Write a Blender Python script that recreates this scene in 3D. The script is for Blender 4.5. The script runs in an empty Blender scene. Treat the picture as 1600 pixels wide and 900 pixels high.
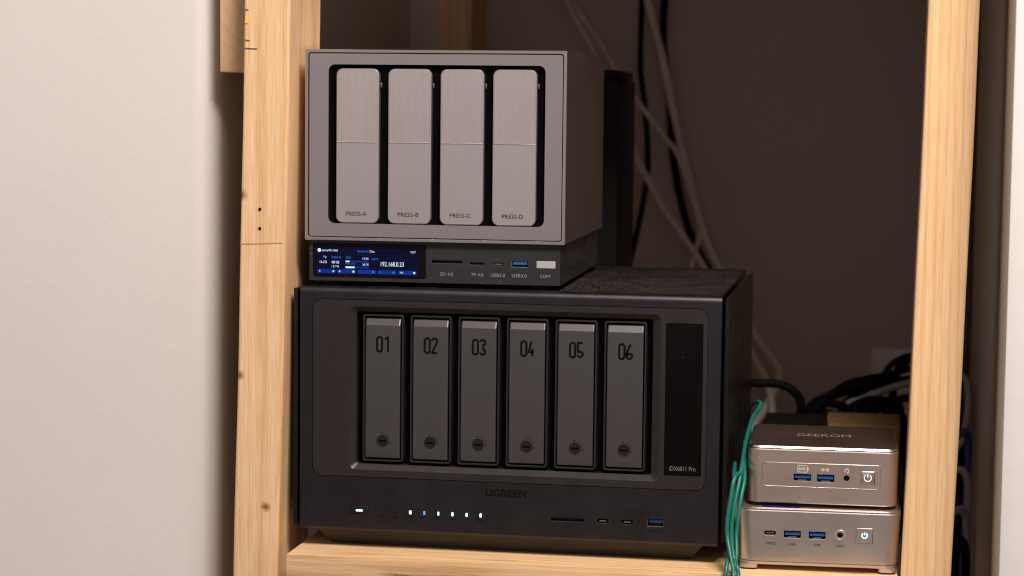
import bpy, bmesh, math, random
from mathutils import Vector, Matrix

# ------------------------------------------------------------------ camera, world, lamps, exposure
S = bpy.context.scene
C = S.collection
random.seed(7)

cam_d = bpy.data.cameras.new('camera')
cam = bpy.data.objects.new('camera', cam_d)
C.objects.link(cam)
CAM_POS = Vector((0.44955, -1.60239, 0.34599))
cam.matrix_world = Matrix(((0.984426, -0.025387, 0.173959, CAM_POS.x),
                           (0.175488, 0.082781, -0.980995, CAM_POS.y),
                           (0.010504, 0.996244, 0.085946, CAM_POS.z),
                           (0, 0, 0, 1)))
cam_d.sensor_width = 36
cam_d.lens = 76.008
cam_d.clip_start = 0.02
cam_d.clip_end = 60
cam_d.dof.use_dof = True
cam_d.dof.focus_distance = 1.625
cam_d.dof.aperture_fstop = 7.1
S.camera = cam

W = bpy.data.worlds.new('World')
S.world = W
W.use_nodes = True
W.node_tree.nodes['Background'].inputs[0].default_value = (1.0, 0.90, 0.885, 1)
W.node_tree.nodes['Background'].inputs[1].default_value = 0.36

ld = bpy.data.lights.new('room_lamp', 'AREA')
ld.shape = 'DISK'
ld.size = 0.60
ld.energy = 66
ld.color = (1.0, 0.895, 0.835)
lamp = bpy.data.objects.new('room_lamp', ld)
C.objects.link(lamp)
lamp.location = (0.80, -1.25, 1.75)
lamp.rotation_euler = (Vector((0.2, 0, 0.2)) - lamp.location).to_track_quat('-Z', 'Y').to_euler()

S.view_settings.view_transform = 'Standard'
S.view_settings.look = 'None'
S.view_settings.exposure = 0
S.view_settings.gamma = 1
S.render.engine = 'CYCLES'
S.cycles.use_denoising = True
S.cycles.max_bounces = 8
S.cycles.filter_width = 1.15

# ------------------------------------------------------------------ materials
def new_mat(name):
    m = bpy.data.materials.new(name)
    m.use_nodes = True
    nt = m.node_tree
    return m, nt, nt.nodes['Principled BSDF']

def nd(nt, t, **kw):
    n = nt.nodes.new(t)
    for k, v in kw.items():
        setattr(n, k, v)
    return n

def math_n(nt, op, a, b=None, clamp=False):
    n = nt.nodes.new('ShaderNodeMath')
    n.operation = op
    n.use_clamp = clamp
    for i, v in enumerate((a, b)):
        if v is None:
            continue
        if isinstance(v, (int, float)):
            n.inputs[i].default_value = v
        else:
            nt.links.new(v, n.inputs[i])
    return n.outputs[0]

def mix_c(nt, fac, a, b):
    n = nt.nodes.new('ShaderNodeMix')
    n.data_type = 'RGBA'
    for sock, v in ((n.inputs[0], fac), (n.inputs[6], a), (n.inputs[7], b)):
        if isinstance(v, (int, float)):
            sock.default_value = v
        elif isinstance(v, tuple):
            sock.default_value = (*v[:3], 1)
        else:
            nt.links.new(v, sock)
    return n.outputs[2]

def coords(nt, scale=(1, 1, 1)):
    tc = nt.nodes.new('ShaderNodeTexCoord')
    mp = nt.nodes.new('ShaderNodeMapping')
    mp.inputs['Scale'].default_value = scale
    nt.links.new(tc.outputs['Object'], mp.inputs[0])
    return mp.outputs[0]

def noise(nt, co, scale, detail=3, rough=0.5):
    n = nt.nodes.new('ShaderNodeTexNoise')
    n.inputs['Scale'].default_value = scale
    n.inputs['Detail'].default_value = detail
    n.inputs['Roughness'].default_value = rough
    nt.links.new(co, n.inputs['Vector'])
    return n.outputs['Fac']

def ramp(nt, v, a, b, ca=0.0, cb=1.0):
    n = nt.nodes.new('ShaderNodeMapRange')
    n.inputs[1].default_value = a
    n.inputs[2].default_value = b
    n.inputs[3].default_value = ca
    n.inputs[4].default_value = cb
    nt.links.new(v, n.inputs[0])
    return n.outputs[0]

def solid(name, col, rough=0.5, metal=0.0, var=0.0, vscale=60, speck=0.0, speck_scale=420, speck_size=0.16,
          speck_col=(0.5, 0.46, 0.43), grain=0.0, grain_scale=2500, spec=0.5, coat=0.0, rvar=0.0, dust=0.0):
    m, nt, b = new_mat(name)
    b.inputs['Roughness'].default_value = rough
    b.inputs['Metallic'].default_value = metal
    b.inputs['Specular IOR Level'].default_value = spec
    if coat:
        b.inputs['Coat Weight'].default_value = coat
        b.inputs['Coat Roughness'].default_value = 0.06
    co = coords(nt)
    c = col
    out = None
    if var:
        n = noise(nt, co, vscale, 5, 0.6)
        out = mix_c(nt, ramp(nt, n, 0.3, 0.7), tuple(k * (1 - var) for k in col), tuple(min(1, k * (1 + var)) for k in col))
    if grain:
        n = noise(nt, co, grain_scale, 2, 0.6)
        src = out if out is not None else col
        g = mix_c(nt, ramp(nt, n, 0.35, 0.65), tuple(k * (1 - grain) for k in col), tuple(min(1, k * (1 + grain)) for k in col))
        out = g if out is None else mix_c(nt, 0.5, out, g)
    if rvar:
        n = noise(nt, co, vscale * 0.6, 5, 0.65)
        nt.links.new(ramp(nt, n, 0.3, 0.7, max(0, rough - rvar), rough + rvar), b.inputs['Roughness'])
    if dust:
        n = noise(nt, co, 25, 6, 0.7)
        n2 = noise(nt, co, 1400, 2, 0.7)
        f = math_n(nt, 'MULTIPLY', ramp(nt, n, 0.38, 0.75), ramp(nt, n2, 0.42, 0.62))
        f = math_n(nt, 'MULTIPLY', f, dust, True)
        out = mix_c(nt, f, out if out is not None else col, speck_col)
    if speck:
        v = nt.nodes.new('ShaderNodeTexVoronoi')
        v.inputs['Scale'].default_value = speck_scale
        v.inputs['Randomness'].default_value = 1
        nt.links.new(co, v.inputs['Vector'])
        big = noise(nt, co, 22, 4, 0.6)
        # only a random share of the cells carries a fleck
        sep = nt.nodes.new('ShaderNodeSeparateColor')
        nt.links.new(v.outputs['Color'], sep.inputs[0])
        pick = math_n(nt, 'GREATER_THAN', sep.outputs[0], 1.0 - speck)
        dot = math_n(nt, 'LESS_THAN', v.outputs['Distance'], speck_size)
        f = math_n(nt, 'MULTIPLY', pick, dot)
        f = math_n(nt, 'MULTIPLY', f, ramp(nt, big, 0.35, 0.7, 0.15, 0.9))
        out = mix_c(nt, f, out if out is not None else col, speck_col)
    if out is None:
        b.inputs['Base Color'].default_value = (*col, 1)
    else:
        nt.links.new(out, b.inputs['Base Color'])
    return m

def emit(name, col, strength, base=(0.01, 0.01, 0.012)):
    m, nt, b = new_mat(name)
    b.inputs['Base Color'].default_value = (*base, 1)
    b.inputs['Roughness'].default_value = 0.4
    b.inputs['Specular IOR Level'].default_value = 0.05
    b.inputs['Emission Color'].default_value = (*col, 1)
    b.inputs['Emission Strength'].default_value = strength
    return m

def wood(name, axis, light, dark, ring_scale=38, contrast=1.0, knots=(), shift=(0, 0, 0), cracks=0.0, fibre=0.35, pitch=0.012, wander=26.0):
    """sawn softwood: growth rings cut lengthwise, fibres, a few knots"""
    m, nt, b = new_mat(name)
    tc = nt.nodes.new('ShaderNodeTexCoord')
    add = nt.nodes.new('ShaderNodeVectorMath')
    add.operation = 'ADD'
    add.inputs[1].default_value = shift
    nt.links.new(tc.outputs['Object'], add.inputs[0])
    def co(along, across):
        s = [across] * 3
        s[axis] = along
        mp = nt.nodes.new('ShaderNodeMapping')
        mp.inputs['Scale'].default_value = s
        nt.links.new(add.outputs[0], mp.inputs[0])
        return mp.outputs[0]
    big = noise(nt, co(0.05, 1.0), ring_scale, 2, 0.45)
    sep = nt.nodes.new('ShaderNodeSeparateXYZ')
    nt.links.new(add.outputs[0], sep.inputs[0])
    per = [k for k in range(3) if k != axis]
    lin = math_n(nt, 'ADD', math_n(nt, 'MULTIPLY', sep.outputs[per[0]], 2 * math.pi / pitch), math_n(nt, 'MULTIPLY', sep.outputs[per[1]], 2 * math.pi / pitch * 0.45))
    bands = math_n(nt, 'SINE', math_n(nt, 'ADD', lin, math_n(nt, 'MULTIPLY', big, wander)))
    line = math_n(nt, 'POWER', ramp(nt, bands, -1, 1), 4.0)
    fib = noise(nt, co(0.03, 1.0), 900, 3, 0.6)
    fib2 = noise(nt, co(0.012, 1.0), 260, 4, 0.6)
    tone = noise(nt, co(0.25, 1.0), 14, 3, 0.5)
    f = math_n(nt, 'MULTIPLY', line, 0.42 * contrast)
    f = math_n(nt, 'ADD', f, math_n(nt, 'MULTIPLY', ramp(nt, fib, 0.35, 0.7), fibre))
    f = math_n(nt, 'ADD', f, math_n(nt, 'MULTIPLY', ramp(nt, fib2, 0.4, 0.7), 0.30 * contrast))
    f = math_n(nt, 'ADD', f, math_n(nt, 'MULTIPLY', ramp(nt, tone, 0.3, 0.7), 0.18), True)
    out = mix_c(nt, f, light, dark)
    for (kx, ky, kz, kr) in knots:
        d = nt.nodes.new('ShaderNodeVectorMath')
        d.operation = 'DISTANCE'
        nt.links.new(tc.outputs['Object'], d.inputs[0])
        d.inputs[1].default_value = (kx, ky, kz)
        wob = math_n(nt, 'MULTIPLY', noise(nt, tc.outputs['Object'], 300, 2), kr * 0.6)
        dd = math_n(nt, 'ADD', d.outputs['Value'], wob)
        k = ramp(nt, dd, kr * 0.55, kr * 1.5, 0.9, 0.0)
        out = mix_c(nt, k, out, (0.16, 0.065, 0.025))
    if cracks:
        cr = noise(nt, co(0.05, 1.0), 170, 4, 0.65)
        k = ramp(nt, cr, 0.60, 0.70, 0.0, cracks)
        out = mix_c(nt, k, out, (0.06, 0.03, 0.015))
    nt.links.new(out, b.inputs['Base Color'])
    b.inputs['Roughness'].default_value = 0.62
    b.inputs['Specular IOR Level'].default_value = 0.3
    bp = nt.nodes.new('ShaderNodeBump')
    bp.inputs['Strength'].default_value = 0.35
    bp.inputs['Distance'].default_value = 0.0006
    nt.links.new(math_n(nt, 'ADD', fib, math_n(nt, 'MULTIPLY', fib2, 1.2)), bp.inputs['Height'])
    nt.links.new(bp.outputs[0], b.inputs['Normal'])
    return m

def wall_paint(name, col, bump=0.35):
    m, nt, b = new_mat(name)
    co = coords(nt)
    n = noise(nt, co, 6, 3, 0.5)
    nt.links.new(mix_c(nt, ramp(nt, n, 0.3, 0.7), tuple(k * 0.97 for k in col), tuple(min(1, k * 1.02) for k in col)), b.inputs['Base Color'])
    b.inputs['Roughness'].default_value = 0.55
    b.inputs['Specular IOR Level'].default_value = 0.3
    h1 = noise(nt, co, 230, 3, 0.55)
    h2 = noise(nt, co, 420, 2, 0.5)
    bp = nt.nodes.new('ShaderNodeBump')
    bp.inputs['Strength'].default_value = bump
    bp.inputs['Distance'].default_value = 0.0011
    nt.links.new(math_n(nt, 'ADD', h1, math_n(nt, 'MULTIPLY', h2, 0.35)), bp.inputs['Height'])
    nt.links.new(bp.outputs[0], b.inputs['Normal'])
    return m

M = {}
M['wall'] = wall_paint('wall_paint', (0.70, 0.658, 0.632), 0.13)
M['wall_in'] = wall_paint('closet_paint', (0.70, 0.615, 0.575), 0.2)
M['trim'] = solid('white_trim_paint', (0.72, 0.69, 0.665), 0.4, var=0.03)
M['floor'] = solid('dark_floor', (0.10, 0.075, 0.06), 0.6, var=0.2)
PINE_L, PINE_D = (0.83, 0.60, 0.37), (0.60, 0.335, 0.135)
M['post_a'] = wood('pine_left_post', 2, PINE_L, PINE_D, ring_scale=24, pitch=0.021, wander=13.0, contrast=0.8, fibre=0.58, knots=((-0.0440, -0.0105, 0.2724, 0.0048), (-0.0450, -0.0105, 0.1337, 0.0036), (-0.0245, -0.0105, 0.0318, 0.0040)))
M['post_b'] = wood('pine_right_post', 2, (0.82, 0.575, 0.335), (0.58, 0.315, 0.12), ring_scale=45, shift=(3.1, 1.7, 0.4), contrast=0.65, pitch=0.0066, wander=12.0, fibre=0.45)
M['post_c'] = wood('pine_rear_posts', 2, PINE_L, PINE_D, shift=(1.3, 4.7, 2.4))
M['rail'] = wood('pine_rail', 1, (0.78, 0.54, 0.32), (0.55, 0.33, 0.16), ring_scale=30, shift=(0.7, 2.2, 5.0), contrast=0.5, fibre=0.15)
M['shelf'] = wood('pine_shelf', 0, (0.76, 0.53, 0.30), (0.50, 0.29, 0.13), ring_scale=55, shift=(2.0, 0.3, 0.9), cracks=0.75, contrast=1.1)
M['pencil'] = solid('pencil_mark', (0.04, 0.035, 0.04), 0.7)
M['joint'] = solid('glue_joint', (0.48, 0.28, 0.12), 0.7)
M['crayon'] = solid('yellow_crayon', (0.80, 0.50, 0.12), 0.7)
M['hole'] = solid('deep_black', (0.003, 0.003, 0.003), 0.9, spec=0.0)
M['black'] = solid('black_plastic', (0.007, 0.006, 0.006), 0.5, var=0.15, spec=0.15)
M['black_gloss'] = solid('black_glass', (0.004, 0.003, 0.003), 0.12, speck=0.02, speck_scale=420, speck_size=0.09, spec=0.12)
M['rubber'] = solid('black_rubber', (0.01, 0.01, 0.01), 0.8)
# six bay unit
M['gun'] = solid('gunmetal_front', (0.070, 0.063, 0.070), 0.40, 1.0, var=0.06, speck=0.03, speck_scale=420, speck_size=0.10, speck_col=(0.3, 0.27, 0.25), rvar=0.05, grain=0.06)
M['gun_in'] = solid('gunmetal_inset', (0.036, 0.030, 0.029), 0.42, 0.5, var=0.08, speck=0.05, speck_scale=380, speck_size=0.11, speck_col=(0.3, 0.27, 0.25), rvar=0.06)
M['gun_side'] = solid('gunmetal_side', (0.07, 0.06, 0.058), 0.26, 1.0, var=0.12, speck=0.08, speck_scale=400)
M['tray'] = solid('tray_grey', (0.096, 0.090, 0.094), 0.40, 0.6, var=0.05, speck=0.03, speck_scale=400, speck_size=0.10, speck_col=(0.35, 0.32, 0.3), grain=0.08)
M['traywell'] = solid('tray_frame_black', (0.022, 0.021, 0.022), 0.35, 0.2)
M['felt'] = solid('dusty_top', (0.006, 0.005, 0.005), 0.8, var=0.3, speck=0.5, speck_scale=680, speck_size=0.34, speck_col=(0.30, 0.24, 0.20), dust=0.06, spec=0.08)
M['print_dark'] = solid('dark_print', (0.006, 0.005, 0.005), 0.7, spec=0.05)
M['print_grey'] = solid('grey_print', (0.25, 0.245, 0.245), 0.5)
M['print_dim'] = solid('dim_grey_print', (0.17, 0.165, 0.165), 0.5)
M['plinth'] = solid('plinth_dark', (0.030, 0.024, 0.020), 0.5, 0.2)
# four bay unit
M['alu'] = solid('taupe_aluminium', (0.70, 0.63, 0.63), 0.24, 1.0, var=0.03, vscale=20, grain=0.10, rvar=0.03)
M['alu_tray'] = solid('tray_aluminium', (0.77, 0.70, 0.70), 0.32, 0.90, var=0.03, vscale=25, grain=0.10, rvar=0.03)
M['smoke'] = solid('smoked_polycarbonate', (0.026, 0.026, 0.027), 0.28, 0.0, var=0.10, vscale=40, rvar=0.10, speck=0.02, speck_scale=500, spec=0.35)
M['button'] = solid('pale_grip_button', (0.46, 0.44, 0.47), 0.5, 0.3, grain=0.2, grain_scale=3000)
# small computers
M['bronze'] = solid('rosy_aluminium', (0.66, 0.53, 0.475), 0.38, 0.92, var=0.03, vscale=30, grain=0.08, rvar=0.04, speck=0.02, speck_scale=600, speck_col=(0.75, 0.68, 0.62))
M['lid'] = solid('rosy_lid', (0.30, 0.195, 0.165), 0.30, 0.92, var=0.08, vscale=40, speck=0.30, speck_scale=480, speck_size=0.2, speck_col=(0.62, 0.5, 0.42), rvar=0.06, dust=0.12)
M['silver'] = solid('silver_aluminium', (0.64, 0.575, 0.54), 0.36, 0.92, var=0.03, vscale=30, grain=0.07, rvar=0.04)
M['polish'] = solid('polished_edge', (0.88, 0.82, 0.78), 0.24, 1.0)
M['port_lip'] = solid('bright_port_lip', (0.85, 0.80, 0.76), 0.30, 0.85)
M['port_dark'] = solid('port_interior', (0.006, 0.006, 0.007), 0.5)
M['usb_blue'] = solid('usb_blue_plastic', (0.012, 0.10, 0.36), 0.4)
M['steel'] = solid('port_steel', (0.42, 0.40, 0.38), 0.35, 0.9)
M['lid_print'] = solid('lid_print', (0.62, 0.5, 0.45), 0.4, 0.6)
M['icon'] = solid('pale_icon_print', (0.82, 0.76, 0.72), 0.5)
M['led_white'] = emit('lit_white_led', (0.50, 0.77, 1.0), 2.0)
M['led_soft'] = emit('lit_power_symbol', (0.66, 0.78, 1.0), 1.3, (0.3, 0.3, 0.33))
M['led_blue'] = emit('lit_blue_led', (0.16, 0.42, 1.0), 1.2)
M['blue_reflection'] = emit('blue_reflection_glow', (0.01, 0.05, 0.6), 0.25)  # emission imitating a blue reflection on the silver lid, no LED
M['lcd_back'] = emit('lcd_backlight', (0.003, 0.006, 0.055), 0.28, (0.003, 0.003, 0.006))
M['lcd_bar'] = emit('lcd_blue_bar', (0.002, 0.040, 0.40), 0.7, (0.003, 0.003, 0.01))
M['lcd_line'] = emit('lcd_dim_line', (0.02, 0.03, 0.12), 0.8, (0.003, 0.003, 0.01))
M['lcd_text'] = emit('lcd_white_text', (0.62, 0.82, 1.0), 1.25)
M['lcd_blue'] = emit('lcd_blue_text', (0.03, 0.22, 0.85), 0.9)
M['lcd_green'] = emit('lcd_green_dot', (0.25, 0.85, 0.75), 1.0)
# background bits
M['cable_white'] = solid('grey_white_cable', (0.86, 0.80, 0.78), 0.5, var=0.1)
M['cable_black'] = solid('black_cable', (0.006, 0.005, 0.005), 0.6, spec=0.06)
M['cable_grey'] = solid('grey_cable', (0.36, 0.33, 0.33), 0.5, var=0.1)
M['cable_blue'] = solid('blue_cable', (0.05, 0.06, 0.26), 0.5)
M['cable_green'] = solid('green_cable', (0.003, 0.135, 0.096), 0.40, var=0.12, vscale=30)
M['outlet'] = solid('outlet_plastic', (0.88, 0.85, 0.83), 0.4)
M['card'] = solid('brown_cardboard', (0.30, 0.185, 0.085), 0.8, var=0.1)

# ------------------------------------------------------------------ mesh helpers
def link_mesh(name, me, mats, parent=None, smooth=None):
    for m in (mats if isinstance(mats, (list, tuple)) else [mats]):
        me.materials.append(M[m] if isinstance(m, str) else m)
    if smooth is not None:
        me.shade_smooth()
        me.set_sharp_from_angle(angle=math.radians(smooth))
    o = bpy.data.objects.new(name, me)
    C.objects.link(o)
    if parent is not None:
        o.parent = parent
    return o

def bm_obj(name, bm, mats, parent=None, smooth=None, recalc=True):
    if recalc:
        bmesh.ops.recalc_face_normals(bm, faces=bm.faces[:])
    me = bpy.data.meshes.new(name)
    bm.to_mesh(me)
    bm.free()
    return link_mesh(name, me, mats, parent, smooth)

def empty(name, loc, label, cat, rz=0.0, group=None):
    o = bpy.data.objects.new(name, None)
    C.objects.link(o)
    o.location = loc
    o.rotation_euler = (0, 0, rz)
    o.empty_display_size = 0.02
    o['label'] = label
    o['category'] = cat
    if group:
        o['group'] = group
    return o

def tag(o, label, cat, group=None):
    o['label'] = label
    o['category'] = cat
    if group:
        o['group'] = group
    return o

def rrect(x0, x1, z0, z1, r=0.0, n=5, eps=0.0):
    """rounded rectangle, counter-clockwise, 2D"""
    if r <= 0:
        return [(x0, z0), (x1, z0), (x1, z1), (x0, z1)]
    pts = []
    for cx, cz, a0 in ((x1 - r, z0 + r, -90), (x1 - r, z1 - r, 0), (x0 + r, z1 - r, 90), (x0 + r, z0 + r, 180)):
        for i in range(n + 1):
            a = math.radians(a0 + 90 * i / n)
            pts.append((cx + r * math.cos(a), cz + r * math.sin(a)))
        if eps:
            # support points beside the tangent points keep the flat sides flat when shaded smooth
            a = math.radians(a0)
            t0 = (-math.cos(a + math.pi / 2) * eps, -math.sin(a + math.pi / 2) * eps)
            k = len(pts) - n - 1
            p = pts[k]
            pts.insert(k, (p[0] + t0[0], p[1] + t0[1]))
            a = math.radians(a0 + 90)
            t1 = (math.cos(a + math.pi / 2) * eps, math.sin(a + math.pi / 2) * eps)
            p = pts[-1]
            pts.append((p[0] + t1[0], p[1] + t1[1]))
    return pts

def inset(pts_fn, *a):
    return pts_fn(*a)

def loft(bm, rings, cap0=True, cap1=True, mat=0):
    vs = [[bm.verts.new(p) for p in r] for r in rings]
    n = len(vs[0])
    for a, b in zip(vs, vs[1:]):
        for i in range(n):
            f = bm.faces.new((a[i], a[(i + 1) % n], b[(i + 1) % n], b[i]))
            f.material_index = mat
    if cap0:
        bm.faces.new(list(reversed(vs[0]))).material_index = mat
    if cap1:
        bm.faces.new(vs[-1]).material_index = mat
    return vs

def front_ring(x0, x1, z0, z1, r, y, n=5):
    return [(x, y, z) for x, z in rrect(x0, x1, z0, z1, r, n)]

def slab(name, x0, x1, z0, z1, r, yf, yb, bev, mat, parent, n=5, smooth=40):
    """upright rounded plate facing -y with a small front bevel"""
    bm = bmesh.new()
    rings = [front_ring(x0, x1, z0, z1, r, yb, n), front_ring(x0, x1, z0, z1, r, yf + bev, n)]
    if bev:
        rings.append(front_ring(x0 + bev, x1 - bev, z0 + bev, z1 - bev, max(r - bev, 0 if r <= 0 else 0.0002), yf, n))
    loft(bm, rings)
    return bm_obj(name, bm, mat, parent, smooth if r > 0 else None)

def box_bm(bm, x0, x1, y0, y1, z0, z1, bev=0.0, mat=0):
    c = bmesh.ops.create_cube(bm, size=1)
    for v in c['verts']:
        v.co = Vector((x0 + (v.co.x + 0.5) * (x1 - x0), y0 + (v.co.y + 0.5) * (y1 - y0), z0 + (v.co.z + 0.5) * (z1 - z0)))
    fs = {f for v in c['verts'] for f in v.link_faces}
    for f in fs:
        f.material_index = mat
    if bev:
        es = {e for v in c['verts'] for e in v.link_edges}
        bmesh.ops.bevel(bm, geom=list(es), offset=bev, segments=2, affect='EDGES', profile=0.5)

def box(name, x0, x1, y0, y1, z0, z1, bev, mat, parent=None):
    bm = bmesh.new()
    box_bm(bm, x0, x1, y0, y1, z0, z1, bev)
    return bm_obj(name, bm, mat, parent, 40 if bev else None)

def panel(name, outer, holes, yf, yb, mat, parent, walls=True):
    """flat plate in the xz plane with cut-outs; outer / holes are 2D loops"""
    bm = bmesh.new()
    loops = [outer] + list(holes)
    front = [[bm.verts.new((x, yf, z)) for x, z in lp] for lp in loops]
    es = []
    for vs in front:
        for i in range(len(vs)):
            es.append(bm.edges.new((vs[i], vs[(i + 1) % len(vs)])))
    bmesh.ops.triangle_fill(bm, use_beauty=True, use_dissolve=False, edges=es, normal=(0, -1, 0))
    if walls:
        for vs in front:
            back = [bm.verts.new((v.co.x, yb, v.co.z)) for v in vs]
            n = len(vs)
            for i in range(n):
                bm.faces.new((vs[i], vs[(i + 1) % n], back[(i + 1) % n], back[i]))
    return bm_obj(name, bm, mat, parent)

def cavity(name, x0, x1, z0, z1, r, yf, depth, lip, mats, parent, n=4):
    """socket: bright lip bevelled into a dark hole"""
    bm = bmesh.new()
    a = front_ring(x0 - lip, x1 + lip, z0 - lip, z1 + lip, r + lip if r else 0, yf - 0.00005, n)
    b = front_ring(x0, x1, z0, z1, r, yf + lip * 1.2, n)
    c = front_ring(x0, x1, z0, z1, r, yf + depth, n)
    va, vb, vc = [[bm.verts.new(p) for p in q] for q in (a, b, c)]
    k = len(va)
    for i in range(k):
        bm.faces.new((va[i], va[(i + 1) % k], vb[(i + 1) % k], vb[i])).material_index = 0
        bm.faces.new((vb[i], vb[(i + 1) % k], vc[(i + 1) % k], vc[i])).material_index = 1
    bm.faces.new(vc).material_index = 1
    return bm_obj(name, bm, mats, parent)

def hole_of(x0, x1, z0, z1, r, lip, n=4):
    return rrect(x0 - lip, x1 + lip, z0 - lip, z1 + lip, r + lip if r else 0, n)

def ribbon(bm, pts, w, y, closed=False, mat=0, t=0.00012):
    """flat stroke of width w along a 2D polyline, facing -y, with a little thickness"""
    n = len(pts)
    L, R = [], []
    for i in range(n):
        p = Vector(pts[i])
        if closed:
            a, b = Vector(pts[i - 1]), Vector(pts[(i + 1) % n])
        else:
            a, b = Vector(pts[max(i - 1, 0)]), Vector(pts[min(i + 1, n - 1)])
        d1 = (p - a).normalized() if (p - a).length > 1e-9 else (b - p).normalized()
        d2 = (b - p).normalized() if (b - p).length > 1e-9 else d1
        t1 = (d1 + d2).normalized() if (d1 + d2).length > 1e-6 else d1
        nn = Vector((-t1.y, t1.x))
        s = 1 / max(0.5, nn.dot(Vector((-d1.y, d1.x))))
        L.append(p + nn * w / 2 * s)
        R.append(p - nn * w / 2 * s)
    lv = [bm.verts.new((p.x, y - t, p.y)) for p in L]
    rv = [bm.verts.new((p.x, y - t, p.y)) for p in R]
    for i in range(n if closed else n - 1):
        j = (i + 1) % n
        f = bm.faces.new((rv[i], rv[j], lv[j], lv[i]))
        f.material_index = mat

def arc(cx, cz, r, a0, a1, n=16, sx=1.0):
    return [(cx + sx * r * math.cos(math.radians(a0 + (a1 - a0) * i / n)), cz + r * math.sin(math.radians(a0 + (a1 - a0) * i / n))) for i in range(n + 1)]

def strokes(name, polys, w, y, mat, parent):
    bm = bmesh.new()
    for p in polys:
        closed = len(p) > 2 and (Vector(p[0]) - Vector(p[-1])).length < 1e-7
        ribbon(bm, p[:-1] if closed else p, w, y, closed)
    return bm_obj(name, bm, mat, parent, recalc=False)

def text(name, s, x0, x1, z0, z1, y, mat, parent, flat_z=None, bold=0.0):
    """lettering fitted to a box; flat_z lays it on a horizontal surface (z0, z1 are then y values)"""
    cu = bpy.data.curves.new('t', 'FONT')
    cu.body = s
    cu.offset = bold
    cu.resolution_u = 3
    o = bpy.data.objects.new('t', cu)
    C.objects.link(o)
    bpy.context.view_layer.update()
    me = bpy.data.meshes.new_from_object(o.evaluated_get(bpy.context.evaluated_depsgraph_get()))
    bpy.data.objects.remove(o)
    bpy.data.curves.remove(cu)
    xs = [v.co.x for v in me.vertices]
    ys = [v.co.y for v in me.vertices]
    ax, bx, ay, by = min(xs), max(xs), min(ys), max(ys)
    for v in me.vertices:
        px = x0 + (v.co.x - ax) / (bx - ax) * (x1 - x0)
        pz = z0 + (v.co.y - ay) / (by - ay) * (z1 - z0)
        v.co = (px, y - 0.00012, pz) if flat_z is None else (px, pz, flat_z + 0.00012)
    me.materials.clear()
    me.name = name
    return link_mesh(name, me, mat, parent)

def disc(name, cx, cz, r, yf, yb, mat, parent, bev=0.0, n=28):
    bm = bmesh.new()
    def rg(rr, y):
        return [(cx + rr * math.cos(2 * math.pi * i / n), y, cz + rr * math.sin(2 * math.pi * i / n)) for i in range(n)]
    rings = [rg(r, yb), rg(r, yf + bev)]
    if bev:
        rings.append(rg(r - bev, yf))
    loft(bm, rings)
    return bm_obj(name, bm, mat, parent, 40)

def tube(name, pts, r, mat, label, cat='cable', group=None, parent=None, seg=10, sub=7):
    """round cable swept along a Catmull-Rom spline"""
    P = [Vector(p) for p in pts]
    P = [P[0] * 2 - P[1]] + P + [P[-1] * 2 - P[-2]]
    path = []
    for i in range(1, len(P) - 2):
        for k in range(sub):
            t = k / sub
            a, b, c, d = P[i - 1], P[i], P[i + 1], P[i + 2]
            path.append(0.5 * ((2 * b) + (c - a) * t + (2 * a - 5 * b + 4 * c - d) * t * t + (3 * b - a - 3 * c + d) * t ** 3))
    path.append(P[-2])
    bm = bmesh.new()
    rings = []
    up = Vector((0, 1, 0.013))
    for i, p in enumerate(path):
        d = (path[min(i + 1, len(path) - 1)] - path[max(i - 1, 0)]).normalized()
        up = (up - d * up.dot(d)).normalized()
        sd = d.cross(up)
        rings.append([p + (math.cos(2 * math.pi * j / seg) * up + math.sin(2 * math.pi * j / seg) * sd) * r for j in range(seg)])
    loft(bm, rings)
    o = bm_obj(name, bm, mat, parent, 50)
    if label:
        tag(o, label, cat, group)
    return o

# ------------------------------------------------------------------ setting: closet walls and floor
Z0, Z1 = -0.55, 1.15
def structure(o):
    o['kind'] = 'structure'
    return o

# left wall: faces the room, turns into the closet round a soft bullnose corner
xw, yw, rb = -0.0840, 0.050, 0.018
prof = [(-1.6, yw), (-0.9, yw), (-0.4, yw), (xw - rb - 0.002, yw)]
for i in range(11):
    a = math.radians(-90 + 90 * i / 10)
    prof.append((xw - rb + rb * math.cos(a), yw + rb + rb * math.sin(a)))
prof += [(xw, yw + rb + 0.002), (xw, 0.30), (xw, 0.745)]
bm = bmesh.new()
lo = [bm.verts.new((x, y, Z0)) for x, y in prof]
hi = [bm.verts.new((x, y, Z1)) for x, y in prof]
for i in range(len(prof) - 1):
    bm.faces.new((lo[i], lo[i + 1], hi[i + 1], hi[i]))
structure(bm_obj('wall_left', bm, 'wall', None, 40))
structure(box('wall_back', xw - 0.1, 0.75, 0.745, 0.82, Z0, Z1, 0, 'wall_in'))
structure(box('wall_right', 0.528, 0.62, 0.014, 0.745, Z0, Z1, 0, 'wall_in'))
structure(box('floor', -3.0, 4.0, -6.0, 0.745, Z0 - 0.05, Z0, 0, 'floor'))

# white casing board at the right edge
t = empty('door_casing', (0.5255, -0.1, Z0), 'white painted upright door casing at the right edge, beyond the right post', 'door casing')
box('casing_board', 0, 0.0176, 0, 0.1135, 0, Z1 - Z0, 0.0012, 'trim', t)
box('backing_strip', 0.0205, 0.07, 0.02, 0.113, 0, Z1 - Z0, 0, 'wall_in', t)

# ------------------------------------------------------------------ shelving unit of sawn softwood
unit = empty('shelving_unit', (0, 0, Z0), 'raw pine shelving unit with square posts and a plank shelf carrying the devices', 'shelving unit')
def upart(o):
    o.parent = unit
    o.matrix_parent_inverse = Matrix.Translation((0, 0, -Z0))
    return o

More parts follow.
